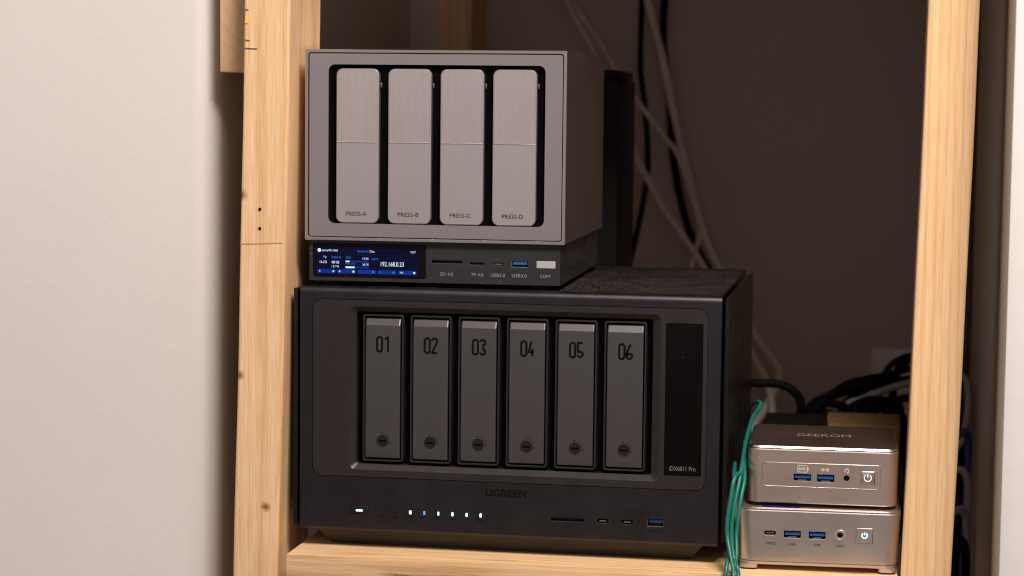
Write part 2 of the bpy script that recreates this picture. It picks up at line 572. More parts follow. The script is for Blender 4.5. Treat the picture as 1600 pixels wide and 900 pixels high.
def post(name, x_at, lean, y0, y1, w, mat):
    """x_at is the left edge at z = 0; lean is the sideways shift per metre of height"""
    bm = bmesh.new()
    r, rings = 0.0022, []
    N = 36
    for k in range(N + 1):
        z = Z0 + (Z1 - Z0) * k / N
        wob = 0.0004 * math.sin(z * 9.0 + y0 * 30) + 0.0002 * math.sin(z * 31 + x_at * 50)
        xx = x_at + lean * z + wob
        rings.append([(x, y, z) for x, y in rrect(xx, xx + w, y0, y1, r, 3, 0.0004)])
    loft(bm, rings)
    return upart(bm_obj(name, bm, mat, None, 40))

LEAN = 0.0214
p_left = post('post', -0.0505, LEAN, -0.010, 0.079, 0.0363, 'post_a')
p_right = post('post', 0.4598, LEAN, -0.010, 0.079, 0.0364, 'post_b')
post('post', -0.0375, LEAN, 0.625, 0.714, 0.0375, 'post_c')
post('post', 0.474, LEAN, 0.625, 0.714, 0.0375, 'post_c')
upart(box('shelf_board', -0.002, 0.4575, -0.0315, 0.715, -0.019, 0.0, 0.0007, 'shelf')).data['grain'] = 1
upart(box('shelf_board', -0.064, 0.524, -0.0315, 0.738, 0.545, 0.564, 0.0007, 'shelf'))  # unseen upper board, added and widened to the walls to shade the closet
upart(box('side_block', -0.0738, -0.0440, 0.030, 0.12, 0.3664, 0.4560, 0.0012, 'rail'))
# pencil marks, crayon and nail holes on the left post
for (x0, x1, z) in ((-0.0412, -0.0312, 0.3842), (-0.0412, -0.0372, 0.3905), (-0.0410, -0.0380, 0.4135)):
    bm = bmesh.new()
    ribbon(bm, [(x0, z), (x1, z - 0.0004)], 0.0006, -0.0100, t=0.0005)
    o = bm_obj('pencil_mark', bm, 'pencil', None, recalc=False)
    upart(o)
bm = bmesh.new()
ribbon(bm, [(-0.0398, 0.4030), (-0.0392, 0.4060), (-0.0393, 0.4085)], 0.0026, -0.0100, t=0.0005)
upart(bm_obj('crayon_mark', bm, 'crayon', None, recalc=False))
bm = bmesh.new()
ribbon(bm, [(-0.0448, 0.2352), (-0.034, 0.2356), (-0.022, 0.2361), (-0.0112, 0.2366)], 0.0005, -0.0100, t=0.0005)
upart(bm_obj('joint_line', bm, 'joint', None, recalc=False))
for (x, z) in ((-0.0292, 0.2619), (-0.0292, 0.2472)):
    bm = bmesh.new()
    n = 12
    loft(bm, [[(x + 0.00115 * math.cos(2 * math.pi * i / n), y, z + 0.0013 * math.sin(2 * math.pi * i / n)) for i in range(n)] for y in (-0.0095, -0.01045)])
    upart(bm_obj('nail_hole', bm, 'hole', None))

# ------------------------------------------------------------------ six bay storage unit
B = empty('network_storage_unit', (0, 0, 0), 'wide dark grey six-bay storage unit with numbered drive trays on the pine shelf', 'storage unit')
BW, ZB, ZT, BD = 0.324, 0.0144, 0.2032, 0.2751
# front panel with rounded top and bottom edges
bm = bmesh.new()
R = 0.0046
pf = [(0.014, ZB)]
for i in range(7):
    a = math.radians(180 + 90 * (1 - i / 6) - 0)   # lower edge, from underneath to the front
    pass
prof = []
for i in range(7):
    a = math.radians(270 - 90 * i / 6)
    prof.append((0.0022 + 0.0022 * math.cos(a), ZB + 0.0022 + 0.0022 * math.sin(a)))
prof_low = prof
prof_top = []
for i in range(9):
    a = math.radians(180 - 90 * i / 8)
    prof_top.append((R + R * math.cos(a), ZT - R + R * math.sin(a)))
# body housing behind the front panel
bm = bmesh.new()
full = [(0.012, ZB)] + prof_low
def strip(bm, prof, x0, x1, mat=0):
    a = [bm.verts.new((x0, y, z)) for y, z in prof]
    b = [bm.verts.new((x1, y, z)) for y, z in prof]
    for i in range(len(prof) - 1):
        bm.faces.new((a[i], b[i], b[i + 1], a[i + 1])).material_index = mat
    return a, b
a1, b1 = strip(bm, full, 0, BW)
a2, b2 = strip(bm, prof_top + [(0.008, ZT)], 0, BW)
for s, p, q in ((0, a1, a2), (1, b1, b2)):
    ring = p + q
    bm.faces.new(ring)
edge_bar = bm_obj('front_edge', bm, 'gun', B, 35)
body = box('housing', 0.0006, BW - 0.0006, 0.0125, BD, ZB, ZT - 0.0012, 0.0008, 'gun_side', B)
box('top_cover', 0.0012, BW - 0.0012, 0.0083, BD - 0.0004, ZT - 0.006, ZT - 0.0003, 0.0006, 'felt', B)
zf0, zf1 = ZB + 0.0022, ZT - R
inset_o = rrect(0.0098, 0.3141, 0.0564, 0.1938, 0.0075, 7)
LIP = 0.0003
pw = (0.0406, 0.0547, 0.0276, 0.0339)
ports_B = [('card_slot', 0.1970, 0.2226, 0.0289, 0.0314, 0.0011), ('usb_c_port', 0.2326, 0.2413, 0.0288, 0.0320, 0.0015),
           ('usb_c_port', 0.2511, 0.2598, 0.0286, 0.0318, 0.0015), ('usb_port', 0.2711, 0.2829, 0.0281, 0.0337, 0.0002)]
holes = [inset_o, rrect(*pw, 0.0012, 4)] + [hole_of(a, b, c, d, r, LIP) for _, a, b, c, d, r in ports_B]
panel('front_panel', rrect(0, BW, zf0, zf1), holes, 0.0, 0.0025, 'gun', B)
# inset panel with the bay opening: outer chamfer at the front, straight walls behind
def frame_obj(name, rings, mat, parent, smooth=35):
    bm = bmesh.new()
    vs = [[bm.verts.new(p) for p in r] for r in rings]
    n = len(vs[0])
    for a, b in zip(vs, vs[1:]):
        for i in range(n):
            bm.faces.new((a[i], a[(i + 1) % n], b[(i + 1) % n], b[i]))
    return bm_obj(name, bm, mat, parent, smooth)
disp = rrect(0.2826, 0.3106, 0.0672, 0.1824, 0.0012, 4)
chO = (0.0393, 0.2790, 0.0622, 0.1884)
chI = (0.0437, 0.2726, 0.0662, 0.1842)
g = 0.00035
panel('inset_panel', rrect(0.0098 + g, 0.3141 - g, 0.0564 + g, 0.1938 - g, 0.0073, 7), [rrect(*chO, 0.0045, 6), disp], 0.0004, 0.004, 'gun_in', B)
frame_obj('bay_surround', [front_ring(*chO, 0.0045, 0.0004, 6), front_ring(*chI, 0.0022, 0.0045, 6), front_ring(*chI, 0.0022, 0.0120, 6)], 'gun_in', B)
slab('bay_back', chI[0], chI[1], chI[2], chI[3], 0.002, 0.0115, 0.0122, 0, 'hole', B)
frame_obj('seam_shadow', [front_ring(0.0088, 0.3151, 0.0554, 0.1948, 0.008, 0.0024, 7), front_ring(0.0125, 0.3114, 0.0591, 0.1911, 0.006, 0.0024, 7)], 'hole', B)
dsp = slab('display', 0.2828, 0.3104, 0.0674, 0.1822, 0.0011, 0.0007, 0.0032, 0.0001, 'black_gloss', B, 4)
text('model_lettering', 'iDX6011 Pro', 0.2868, 0.3065, 0.0710, 0.0744, 0.0007, 'print_dim', dsp)

def stroke_digit(ch, w, h):
    """narrow rounded numerals in a w x h box"""
    r = w / 2
    top, bot = h - r, r
    if ch == '0':
        p = arc(r, top, r, 0, 180, 10) + arc(r, bot, r, 180, 360, 10)
        return [p + [p[0]]]
    if ch == '1':
        return [[(0.15 * w, h * 0.84), (0.72 * w, h), (0.72 * w, 0)]]
    if ch == '2':
        return [arc(r, top, r, 175, -25, 10) + [(0, 0.0), (w, 0.0)]]
    if ch == '3':
        return [arc(r, top, r, 170, -80, 10) + arc(r, bot, r, 80, -170, 10)]
    if ch == '4':
        return [[(0.55 * w, h), (0, 0.27 * h), (w * 1.02, 0.27 * h)], [(0.72 * w, 0.52 * h), (0.72 * w, 0)]]
    if ch == '5':
        return [[(w, h), (0.08 * w, h), (0.06 * w, 0.57 * h)] + arc(r, bot + 0.04 * h, r, 120, -165, 12)]
    if ch == '6':
        p = arc(r, bot + 0.02 * h, r, 140, 500, 18)
        return [[(0.72 * w, h), (0.02 * w, 0.45 * h), (0, bot)], p[:-1] + [p[0]]]

def tray(i):
    x0 = 0.0510 + 0.03742 * i
    x1 = x0 + 0.0274
    zb, zt, yf = 0.0712, 0.1792, 0.003
    bm = bmesh.new()
    ch = 0.0052
    r = 0.0012
    # profile: slanted grip at the top, flat face, gentle slant at the bottom
    prof = [(0.012, zb), (yf + 0.0012, zb), (yf + 0.0006, zb + 0.0005), (yf, zb + ch + 0.0015), (yf, zt - ch), (yf + 0.0022, zt - 0.0004), (yf + 0.0028, zt), (0.012, zt)]
    xs = [(x0, 0.0012), (x0 + 0.0003, 0.0003), (x0 + 0.0010, 0.0), (x1 - 0.0010, 0.0), (x1 - 0.0003, 0.0003), (x1, 0.0012)]
    grid = [[bm.verts.new((x, min(y + dy, 0.012), z)) for y, z in prof] for x, dy in xs]
    for p, q in zip(grid, grid[1:]):
        for k in range(len(prof) - 1):
            bm.faces.new((p[k], q[k], q[k + 1], p[k + 1]))
    t = bm_obj('drive_tray', bm, 'tray', B, 20)
    fx0, fx1, fz0, fz1 = x0 - 0.0024, x1 + 0.0023, 0.0683, 0.1823
    frame_obj('tray_frame', [front_ring(fx0, fx1, fz0, fz1, 0.0022, 0.0110), front_ring(fx0, fx1, fz0, fz1, 0.0022, 0.0046),
                             front_ring(fx0 + 0.0004, fx1 - 0.0004, fz0 + 0.0004, fz1 - 0.0004, 0.0020, 0.0041),
                             front_ring(fx0 + 0.0012, fx1 - 0.0012, fz0 + 0.0012, fz1 - 0.0012, 0.0014, 0.0041),
                             front_ring(fx0 + 0.0016, fx1 - 0.0016, fz0 + 0.0016, fz1 - 0.0016, 0.0012, 0.0046),
                             front_ring(fx0 + 0.0016, fx1 - 0.0016, fz0 + 0.0016, fz1 - 0.0016, 0.0012, 0.0110)], 'traywell', t)
    # numerals
    h, w = 0.0112, 0.0040
    polys = []
    for k, ch in enumerate('0%d' % (i + 1)):
        ox = x0 + 0.0092 + k * 0.0057
        polys += [[(ox + px, 0.1539 + pz) for px, pz in pl] for pl in stroke_digit(ch, w, h)]
    strokes('tray_number', polys, 0.0017, yf, 'print_dark', t)
    # keyed lock
    cx, cz = x0 + 0.0138, 0.0846
    bm = bmesh.new()
    n = 28
    def rg(rr, y):
        return [(cx + rr * math.cos(2 * math.pi * k / n), y, cz + rr * math.sin(2 * math.pi * k / n)) for k in range(n)]
    vs = loft(bm, [rg(0.0047, yf - 0.00005), rg(0.0046, yf - 0.0003), rg(0.0043, yf - 0.0003), rg(0.0041, yf - 0.0001)], False, True)
    bm_obj('lock_barrel', bm, 'tray_lock', t, 40)
    bm = bmesh.new()
    box_bm(bm, cx - 0.0028, cx + 0.0028, yf - 0.0004, yf, cz - 0.0006, cz + 0.0006)
    bm_obj('key_slot', bm, 'hole', t)
    pl = [arc(cx + 0.0001, cz, 0.0061, 78, 5, 10)]
    for a in (96, -8):
        px, pz = cx + 0.0061 * math.cos(math.radians(a)), cz + 0.0061 * math.sin(math.radians(a))
        pl.append([(px - 0.0005, pz), (px + 0.0005, pz)])
    bm = bmesh.new()
    ribbon(bm, pl[0], 0.00025, yf)
    for q in pl[1:]:
        ribbon(bm, q, 0.0010, yf)
    bm_obj('turn_mark', bm, 'print_dark', t, recalc=False)
M['tray_lock'] = solid('lock_metal', (0.035, 0.030, 0.029), 0.35, 0.7)
for i in range(6):
    tray(i)
# ports, button, lights and lettering on the lower front
for nm, a, b, c, d, r in ports_B:
    lipm = 'port_lip_dark' if nm != 'usb_port' else 'steel'
    if 'port_lip_dark' not in M:
        M['port_lip_dark'] = solid('dark_port_lip', (0.10, 0.09, 0.09), 0.35, 0.8)
    o = cavity(nm, a, b, c, d, r, 0.0, 0.006, LIP, [lipm, 'port_dark'], B)
    if nm == 'usb_port':
        box('tongue', a + 0.0006, b - 0.0006, 0.0022, 0.006, c + 0.0026, d - 0.0009, 0, 'usb_blue', o)
    elif nm == 'usb_c_port':
        box('tongue', a + 0.0018, b - 0.0018, 0.0008, 0.006, (c + d) / 2 - 0.0004, (c + d) / 2 + 0.0004, 0, 'steel', o)
        bm = bmesh.new()
        bx, bz = b + 0.0042, (c + d) / 2
        ribbon(bm, [(bx + 0.0006, bz + 0.0018), (bx - 0.0005, bz - 0.0001), (bx + 0.0005, bz + 0.0001), (bx - 0.0006, bz - 0.0018)], 0.00045, 0.0)
        bm_obj('bolt_mark', bm, 'print_dark', B, recalc=False)
pb = slab('power_button', pw[0] + 0.0003, pw[1] - 0.0003, pw[2] + 0.0003, pw[3] - 0.0003, 0.0011, -0.0003, 0.003, 0.0003, 'gun', B, 4)
slab('button_light', 0.0448, 0.0505, 0.0295, 0.0312, 0.00084, -0.00042, -0.0002, 0, 'led_white', pb, 4)
slab('button_well', pw[0] - 0.0005, pw[1] + 0.0005, pw[2] - 0.0005, pw[3] + 0.0005, 0.0012, 0.0026, 0.0032, 0, 'hole', B, 4)
for i, x in enumerate((0.0656, 0.0760)):
    slab('status_light', x - 0.0003, x + 0.0003, 0.0288, 0.0308, 0.0003, -0.0001, 0.0002, 0, 'print_dark', B, 3)
for x, m_, w in ((0.0879, 'led_white', 0.0010), (0.0989, 'led_blue', 0.0007), (0.1099, 'led_white', 0.0007), (0.1209, 'led_white', 0.00095), (0.1320, 'led_white', 0.0009), (0.1429, 'led_white', 0.00095)):
    slab('status_light', x - w, x + w, 0.0305 - 0.0014 - w * 0.2, 0.0305 + 0.0014 + w * 0.2, w * 0.95, -0.00015, 0.0002, 0, m_, B, 4)
for s, x in (('LAN 1', 0.0656), ('LAN 2', 0.0760), ('DISK 1', 0.0879), ('DISK 2', 0.0989), ('DISK 3', 0.1099), ('DISK 4', 0.1209), ('DISK 5', 0.1320), ('DISK 6', 0.1429)):
    text('light_lettering', s, x - 0.0033, x + 0.0033, 0.0259, 0.0274, 0.0, 'print_dark', B)
text('slot_lettering', 'SD', 0.2091, 0.2119, 0.0243, 0.0259, 0.0, 'print_dark', B)
text('port_lettering', 'USB 3.2', 0.2718, 0.2822, 0.0236, 0.0252, 0.0, 'print_dark', B)
text('maker_lettering', 'UGREEN', 0.1465, 0.1780, 0.0455, 0.0514, 0.0, 'print_dark', B, bold=0.03)
# ribbed side covers standing off the housing, plinth and feet
for s in (0, 1):
    xa, xb = ((-0.0055, -0.0022) if s == 0 else (0.3267, 0.3300))
    bm = bmesh.new()
    y0, y1, z0, z1 = 0.0015, 0.262, 0.0175, 0.2012
    if s == 1:
        out, inn = xb, xa
    else:
        out, inn = xa, xb
    # horizontal section: flat front margin then shallow grooves
    sec = [(inn, y0), (out - (0.0004 if s else -0.0004), y0), (out, y0 + 0.0004)]
    sg = 1 if s else -1
    k = 0.030
    while k < 0.25:
        sec += [(out, k), (out - sg * 0.0016, k + 0.0012), (out - sg * 0.0016, k + 0.0048), (out, k + 0.006)]
        k += 0.030
    sec += [(out, y1), (inn, y1)]
    loft(bm, [[(x, y, z) for x, y in sec] for z in (z0, z1)])
    bm_obj('side_cover', bm, 'gun_side', B)
    box('side_spacer', (-0.0024 if s == 0 else 0.3232), (0.0008 if s == 0 else 0.3270), 0.02, 0.24, 0.03, 0.18, 0, 'hole', B)
bm = bmesh.new()
loft(bm, [[(0.0215, 0.0165, 0.0012), (0.3030, 0.0165, 0.0012), (0.3030, 0.255, 0.0012), (0.0215, 0.255, 0.0012)],
          [(0.0110, 0.0080, 0.0142), (0.3130, 0.0080, 0.0142), (0.3130, 0.262, 0.0142), (0.0110, 0.262, 0.0142)]])
bm_obj('plinth', bm, 'plinth', B)
for x in (0.04, 0.285):
    for y in (0.035, 0.235):
        bm = bmesh.new()
        loft(bm, [[(x + 0.009 * math.cos(math.pi * i / 8), y + 0.009 * math.sin(math.pi * i / 8), z) for i in range(16)] for z in (0, 0.0013)])
        bm_obj('foot', bm, 'rubber', B, 40)

# ------------------------------------------------------------------ four bay storage unit on top
ZN = empty('network_storage_unit', (0.0020, 0.0056, ZT), 'taupe aluminium four-bay storage unit with a lit blue screen, standing on the dark unit', 'storage unit', 0.0144)
o_ = ZT
ZW, zb, zt, ZD = 0.2021, 0.2382 - o_, 0.3843 - o_, 0.2327
rim = 0.0025
# outer shell: open box with a thin bright rim
bm = bmesh.new()
rings = [[(x, ZD, z) for x, z in rrect(0, ZW, zb, zt, 0.0012, 3)],
         [(x, 0.0004, z) for x, z in rrect(0, ZW, zb, zt, 0.0012, 3)],
         [(x, 0.0, z) for x, z in rrect(0.0004, ZW - 0.0004, zb + 0.0004, zt - 0.0004, 0.0010, 3)],
         [(x, 0.0, z) for x, z in rrect(rim - 0.0003, ZW - rim + 0.0003, zb + rim - 0.0003, zt - rim + 0.0003, 0.0024, 3)],
         [(x, 0.0004, z) for x, z in rrect(rim, ZW - rim, zb + rim, zt - rim, 0.0022, 3)],
         [(x, 0.0060, z) for x, z in rrect(rim, ZW - rim, zb + rim, zt - rim, 0.0022, 3)]]
loft(bm, rings, True, False)
bm_obj('outer_shell', bm, 'alu', ZN, 25)
gi = rim + 0.0007
op = (0.0182, 0.1858, 0.2515 - o_, 0.3729 - o_)
panel('face_plate', rrect(gi, ZW - gi, zb + gi, zt - gi, 0.0018, 3), [rrect(*op, 0.0050, 6)], 0.0009, 0.006, 'alu', ZN)
slab('face_seam', rim - 0.0002, ZW - rim + 0.0002, zb + rim - 0.0002, zt - rim + 0.0002, 0.002, 0.0058, 0.0064, 0, 'hole', ZN, 3)
frame_obj('bay_walls', [front_ring(*op, 0.0050, 0.0055, 6), front_ring(*op, 0.0050, 0.060, 6)], 'black', ZN)
slab('bay_back', *op, 0.005, 0.0070, 0.0078, 0, 'hole', ZN, 6)
for i, (x0, ch) in enumerate(zip((0.0244, 0.0650, 0.1055, 0.1459), 'ABCD')):
    x1 = x0 + 0.0333
    a, b_ = 0.2521 - o_, 0.3698 - o_
    t = slab('drive_tray', x0, x1, a, b_, 0.0050, 0.0006, 0.0068, 0.0005, 'alu_tray', ZN, 7)
    # finely ribbed upper half
    zl = 0.3140 - o_
    bm = bmesh.new()
    nr = 36
    xa, xb = x0 + 0.0006, x1 - 0.0006
    up = rrect(xa, xb, zl, b_ - 0.0006, 0.0045, 6)
    def top_at(x):
        r = 0.0045
        if x < xa + r:
            d = xa + r - x
        elif x > xb - r:
            d = x - (xb - r)
        else:
            d = 0
        return (b_ - 0.0006) - (r - math.sqrt(max(0, r * r - d * d)))
    secs = []
    for k in range(nr):
        p = xa + (xb - xa) * k / nr
        q = (xb - xa) / nr
        secs += [(p + q * f_, -0.00032 * math.sin(math.pi * f_ / 0.84)) for f_ in (0.0, 0.2, 0.42, 0.64, 0.84)]
    secs.append((xb, 0.0))
    lo = [bm.verts.new((x, 0.0006 + y - 0.00005, zl)) for x, y in secs]
    hi = [bm.verts.new((x, 0.0006 + y - 0.00005, top_at(x))) for x, y in secs]
    for k in range(len(secs) - 1):
        bm.faces.new((lo[k], lo[k + 1], hi[k + 1], hi[k]))
    bm_obj('ribbed_grip', bm, 'alu_tray', t)
    box('grip_edge', xa, xb, 0.0001, 0.0005, zl - 0.0005, zl, 0.0001, 'polish', t)
    text('tray_lettering', 'PRESS-' + ch, x0 + 0.0078, x0 + 0.0240, 0.2574 - o_, 0.2607 - o_, 0.0006, 'print_dark', t)
    # small guide rail tip glinting in the gap
    box('latch', x1 + 0.0009, x1 + 0.0015, 0.0030, 0.0066, 0.3555 - o_, 0.3590 - o_, 0.0002, 'steel', t)
# smoked base with screen and ports
bx0, bx1, bz0, bz1, by0, by1 = 0.0025, 0.1982, 0.2069 - o_, 0.2381 - o_, 0.0047, 0.2398
bm = bmesh.new()
v = [bm.verts.new(p) for p in ((bx0, by0, bz0), (bx1, by0, bz0), (bx1, by0, bz1), (bx0, by0, bz1), (bx0, by1, bz0), (bx1, by1, bz0), (bx1, by1, bz1), (bx0, by1, bz1))]
for q in ((1, 5, 6, 2), (4, 0, 3, 7), (5, 4, 7, 6), (4, 5, 1, 0), (3, 2, 6, 7)):
    bm.faces.new([v[k] for k in q])
base = bm_obj('base', bm, 'smoke', ZN)
scr = (0.0052, 0.0943, 0.2096 - o_, 0.2360 - o_)
pz = [('card_slot', 0.0987, 0.1226, 0.2221 - o_, 0.2245 - o_, 0.0003), ('memory_slot', 0.1283, 0.1398, 0.2216 - o_, 0.2234 - o_, 0.0008),
      ('usb_c_port', 0.1463, 0.1545, 0.2212 - o_, 0.2236 - o_, 0.0011), ('usb_port', 0.1610, 0.1734, 0.2206 - o_, 0.2250 - o_, 0.0002)]
cp = (0.1797, 0.1947, 0.2197 - o_, 0.2256 - o_)
panel('base_front', rrect(bx0, bx1, bz0, bz1), [rrect(*scr, 0.0018, 4), rrect(*cp, 0.0006, 3)] + [hole_of(a, b, c, d, r, 0.00025) for _, a, b, c, d, r in pz], by0, by0 + 0.003, 'smoke', ZN)
for nm, a, b, c, d, r in pz:
    o = cavity(nm, a, b, c, d, r, by0, 0.006, 0.00025, ['steel' if nm != 'usb_port' else 'port_lip', 'port_dark'], ZN)
    if nm == 'usb_port':
        box('tongue', a + 0.0008, b - 0.0008, by0 + 0.0006, by0 + 0.006, c + 0.0018, d - 0.0008, 0, 'usb_lit', o) if 'usb_lit' in M else box('tongue', a + 0.0008, b - 0.0008, by0 + 0.0006, by0 + 0.006, c + 0.0018, d - 0.0008, 0, 'usb_blue', o)
    if nm == 'usb_c_port':
        box('tongue', a + 0.0012, b - 0.0012, by0 + 0.0008, by0 + 0.006, (c + d) / 2 - 0.0003, (c + d) / 2 + 0.0003, 0, 'steel', o)
slab('copy_button', cp[0] + 0.0002, cp[1] - 0.0002, cp[2] + 0.0002, cp[3] - 0.0002, 0.0005, by0 - 0.0005, by0 + 0.003, 0.0003, 'button', ZN, 3)
for s, a, b in (('SD 4.0', 0.1055, 0.1155), ('TF 4.0', 0.1293, 0.1389), ('USB3.0', 0.1448, 0.1557), ('USB3.0', 0.1611, 0.1725), ('COPY', 0.1828, 0.1911)):
    text('port_lettering', s, a, b, 0.2127 - o_, 0.2152 - o_, by0, 'print_grey', ZN)
screen = slab('screen', scr[0] + 0.0002, scr[1] - 0.0002, scr[2] + 0.0002, scr[3] - 0.0002, 0.0017, by0 + 0.0002, by0 + 0.003, 0.0001, 'black_gloss', ZN, 4)
ys = by0 + 0.0002
slab('lit_area', 0.0084, 0.0884, 0.2118 - o_, 0.2333 - o_, 0.0004, ys - 0.00008, ys + 0.0002, 0, 'lcd_back', screen, 2)
yl = ys - 0.00012
def sl(a, b, c, d, m_, nm='screen_bar', r=0.0):
    slab(nm, a, b, c - o_, d - o_, r, yl - 0.00006, yl + 0.0001, 0, m_, screen, 3)
for a in (0.0088, 0.0247, 0.0407, 0.0566, 0.0726):
    sl(a, a + 0.0144, 0.2126, 0.2157, 'lcd_bar', r=0.0005)
sl(0.0088, 0.0876, 0.22705, 0.22715, 'lcd_line')
sl(0.0312, 0.0493, 0.2213, 0.2226, 'lcd_bar')
sl(0.0312, 0.0493, 0.2168, 0.2181, 'lcd_bar')
yl = ys - 0.00022
sl(0.0312, 0.0342, 0.2214, 0.2225, 'lcd_text')
sl(0.0312, 0.0383, 0.2168, 0.2181, 'lcd_text')
disc('avatar_dot', 0.0104, 0.2303 - o_, 0.0014, yl - 0.00006, yl, 'lcd_text', screen, n=16)
for x, m_ in ((0.0215, 'lcd_green'), (0.0374, 'lcd_text'), (0.0530, 'lcd_blue'), (0.0690, 'lcd_blue'), (0.0852, 'lcd_text')):
    disc('drive_dot', x, 0.21415 - o_, 0.0008, yl - 0.00006, yl, m_, screen, n=14)
for s, a, b, c, d, m_ in (("pcamp96's NAS", 0.0125, 0.0250, 0.2290, 0.2312, 'lcd_text'), ('Remote ID:', 0.0407, 0.0492, 0.2292, 0.2309, 'lcd_blue'),
                          ('2Yux', 0.0500, 0.0540, 0.2292, 0.2309, 'lcd_text'), ('10:27', 0.0824, 0.0862, 0.2293, 0.2309, 'lcd_text'),
                          ('16.2%', 0.0108, 0.0164, 0.2203, 0.2222, 'lcd_text'), ('TTg', 0.0133, 0.0160, 0.2242, 0.2258, 'lcd_text'),
                          ('Capacity', 0.0199, 0.0276, 0.2239, 0.2259, 'lcd_blue'), ('488 GB', 0.0200, 0.0261, 0.2202, 0.2222, 'lcd_text'),
                          ('/ 3.7 TB', 0.0200, 0.0259, 0.2171, 0.2187, 'lcd_text'), ('CPU', 0.0312, 0.0352, 0.2240, 0.2257, 'lcd_blue'),
                          ('14.2%', 0.0446, 0.0493, 0.2236, 0.2252, 'lcd_text'), ('Memory', 0.0312, 0.0386, 0.2191, 0.2209, 'lcd_blue'),
                          ('36.7%', 0.0446, 0.0493, 0.2190, 0.2206, 'lcd_text'), ('LAN 2', 0.0520, 0.0569, 0.2234, 0.2249, 'lcd_blue'),
                          ('192.168.0.23', 0.0589, 0.0770, 0.2188, 0.2222, 'lcd_text'), ('A', 0.0102, 0.0113, 0.2135, 0.2149, 'lcd_text'),
                          ('B', 0.0260, 0.0271, 0.2135, 0.2149, 'lcd_text'), ('C', 0.0420, 0.0430, 0.2135, 0.2149, 'lcd_blue'),
                          ('D', 0.0579, 0.0589, 0.2135, 0.2149, 'lcd_blue'), ('M.2', 0.0741, 0.0766, 0.2135, 0.2149, 'lcd_text')):
    text('screen_lettering', s, a, b, c - o_, d - o_, yl, m_, screen, bold=0.0)
# side details of the base: round screw pockets seen through the smoked side
for (y, z, r_) in ((0.062, 0.0195, 0.0035), (0.105, 0.0205, 0.0045), (0.150, 0.029, 0.003)):
    bm = bmesh.new()
    n = 16
    loft(bm, [[(x, y + rr * math.cos(2 * math.pi * k / n), z + 1.6 * rr * math.sin(2 * math.pi * k / n)) for k in range(n)] for x, rr in ((bx1 - 0.0002, r_), (bx1 + 0.0004, r_ * 0.85), (bx1 + 0.0002, r_ * 0.6))])
    bm_obj('screw_pocket', bm, 'smoke', ZN, 50)
for x in (0.018, 0.182):
    for y in (0.022, 0.215):
        bm = bmesh.new()
        loft(bm, [[(x + 0.008 * math.cos(math.pi * i / 8), y + 0.008 * math.sin(math.pi * i / 8), z) for i in range(16)] for z in (-0.0003, bz0 + 0.0002)])
        bm_obj('foot', bm, 'rubber', ZN, 40)

# ------------------------------------------------------------------ two small computers
def vring(x0, x1, y0, y1, r, z, n=8, cuts=()):
    pts = rrect(x0, x1, y0, y1, r, n, 0.0004)
    # put extra points on the front side at the cut positions (the front side ends the loop)
    out = list(pts)
    for c in sorted(cuts):
        out.append((c, y0))
    return [(x, y, z) for x, y in out]

def small_body(name, w, d, z0, z1, r, cut, mat, parent, taper=0.0, edge=0.0008):
    """rounded body shell with a rectangular hole left in its front face at cut = (xa, xb, za, zb)"""
    xa, xb, za, zb_ = cut
    bm = bmesh.new()
    def rg(z, ins=0.0):
        k = taper * (1 - (z - z0) / (z1 - z0))
        return vring(ins + k, w - ins - k, ins, d - ins, r - ins, z, 8, (xa, xb))
    levels = [(z0, edge), (z0 + edge, 0.0), (za, 0.0), (zb_, 0.0), (z1 - edge, 0.0), (z1, edge)]
    rings = [rg(z, i) for z, i in levels]
    vs = [[bm.verts.new(p) for p in q] for q in rings]
    n = len(vs[0])
    for li, (a, b) in enumerate(zip(vs, vs[1:])):
        for i in range(n):
            if li == 2 and i == n - 2:
                continue
            bm.faces.new((a[i], a[(i + 1) % n], b[(i + 1) % n], b[i]))
    bm.faces.new(list(reversed(vs[0])))
    bm.faces.new(vs[-1])
    return bm_obj(name, bm, mat, parent, 30)

def power_symbol(name, cx, cz, r, w, y, mat, parent):
    return strokes(name, [arc(cx, cz, r, 125, 415, 22), [(cx, cz + r * 1.12), (cx, cz + r * 0.1)]], w, y, mat, parent)

def usb_a(x0, x1, z0, z1, yf, parent, lipm='port_lip'):
    o = cavity('usb_port', x0, x1, z0, z1, 0.0002, yf, 0.007, 0.0004, [lipm, 'port_dark'], parent)
    box('tongue', x0 + 0.0007, x1 - 0.0007, yf + 0.0018, yf + 0.007, z0 + (z1 - z0) * 0.36, z1 - 0.0010, 0, 'usb_blue', o)
    box('contact_shell', x0 + 0.003, x1 - 0.003, yf + 0.0012, yf + 0.006, z0 + 0.0001, z0 + 0.0008, 0, 'steel', o)
    return o

def jack(cx, cz, r, yf, parent, ringm, collar=0.0):
    bm = bmesh.new()
    n = 28
    def rg(rr, y):
        return [(cx + rr * math.cos(2 * math.pi * k / n), y, cz + rr * math.sin(2 * math.pi * k / n)) for k in range(n)]
    if collar:
        rings = [rg(r, yf + 0.0001), rg(r - 0.0003, yf - 0.0005), rg(collar + 0.0010, yf - 0.0005), rg(collar + 0.0003, yf + 0.0008), rg(collar, yf + 0.0008)]
        loft(bm, rings, False, False)
        vs = loft(bm, [rg(collar, yf + 0.0008), rg(collar * 0.95, yf + 0.006)], False, True, 1)
    else:
        loft(bm, [rg(r + 0.0003, yf - 0.00005), rg(r, yf + 0.0004)], False, False)
        loft(bm, [rg(r, yf + 0.0004), rg(r, yf + 0.006)], False, True, 1)
    return bm_obj('audio_jack', bm, [ringm, 'port_dark'], parent, 40)

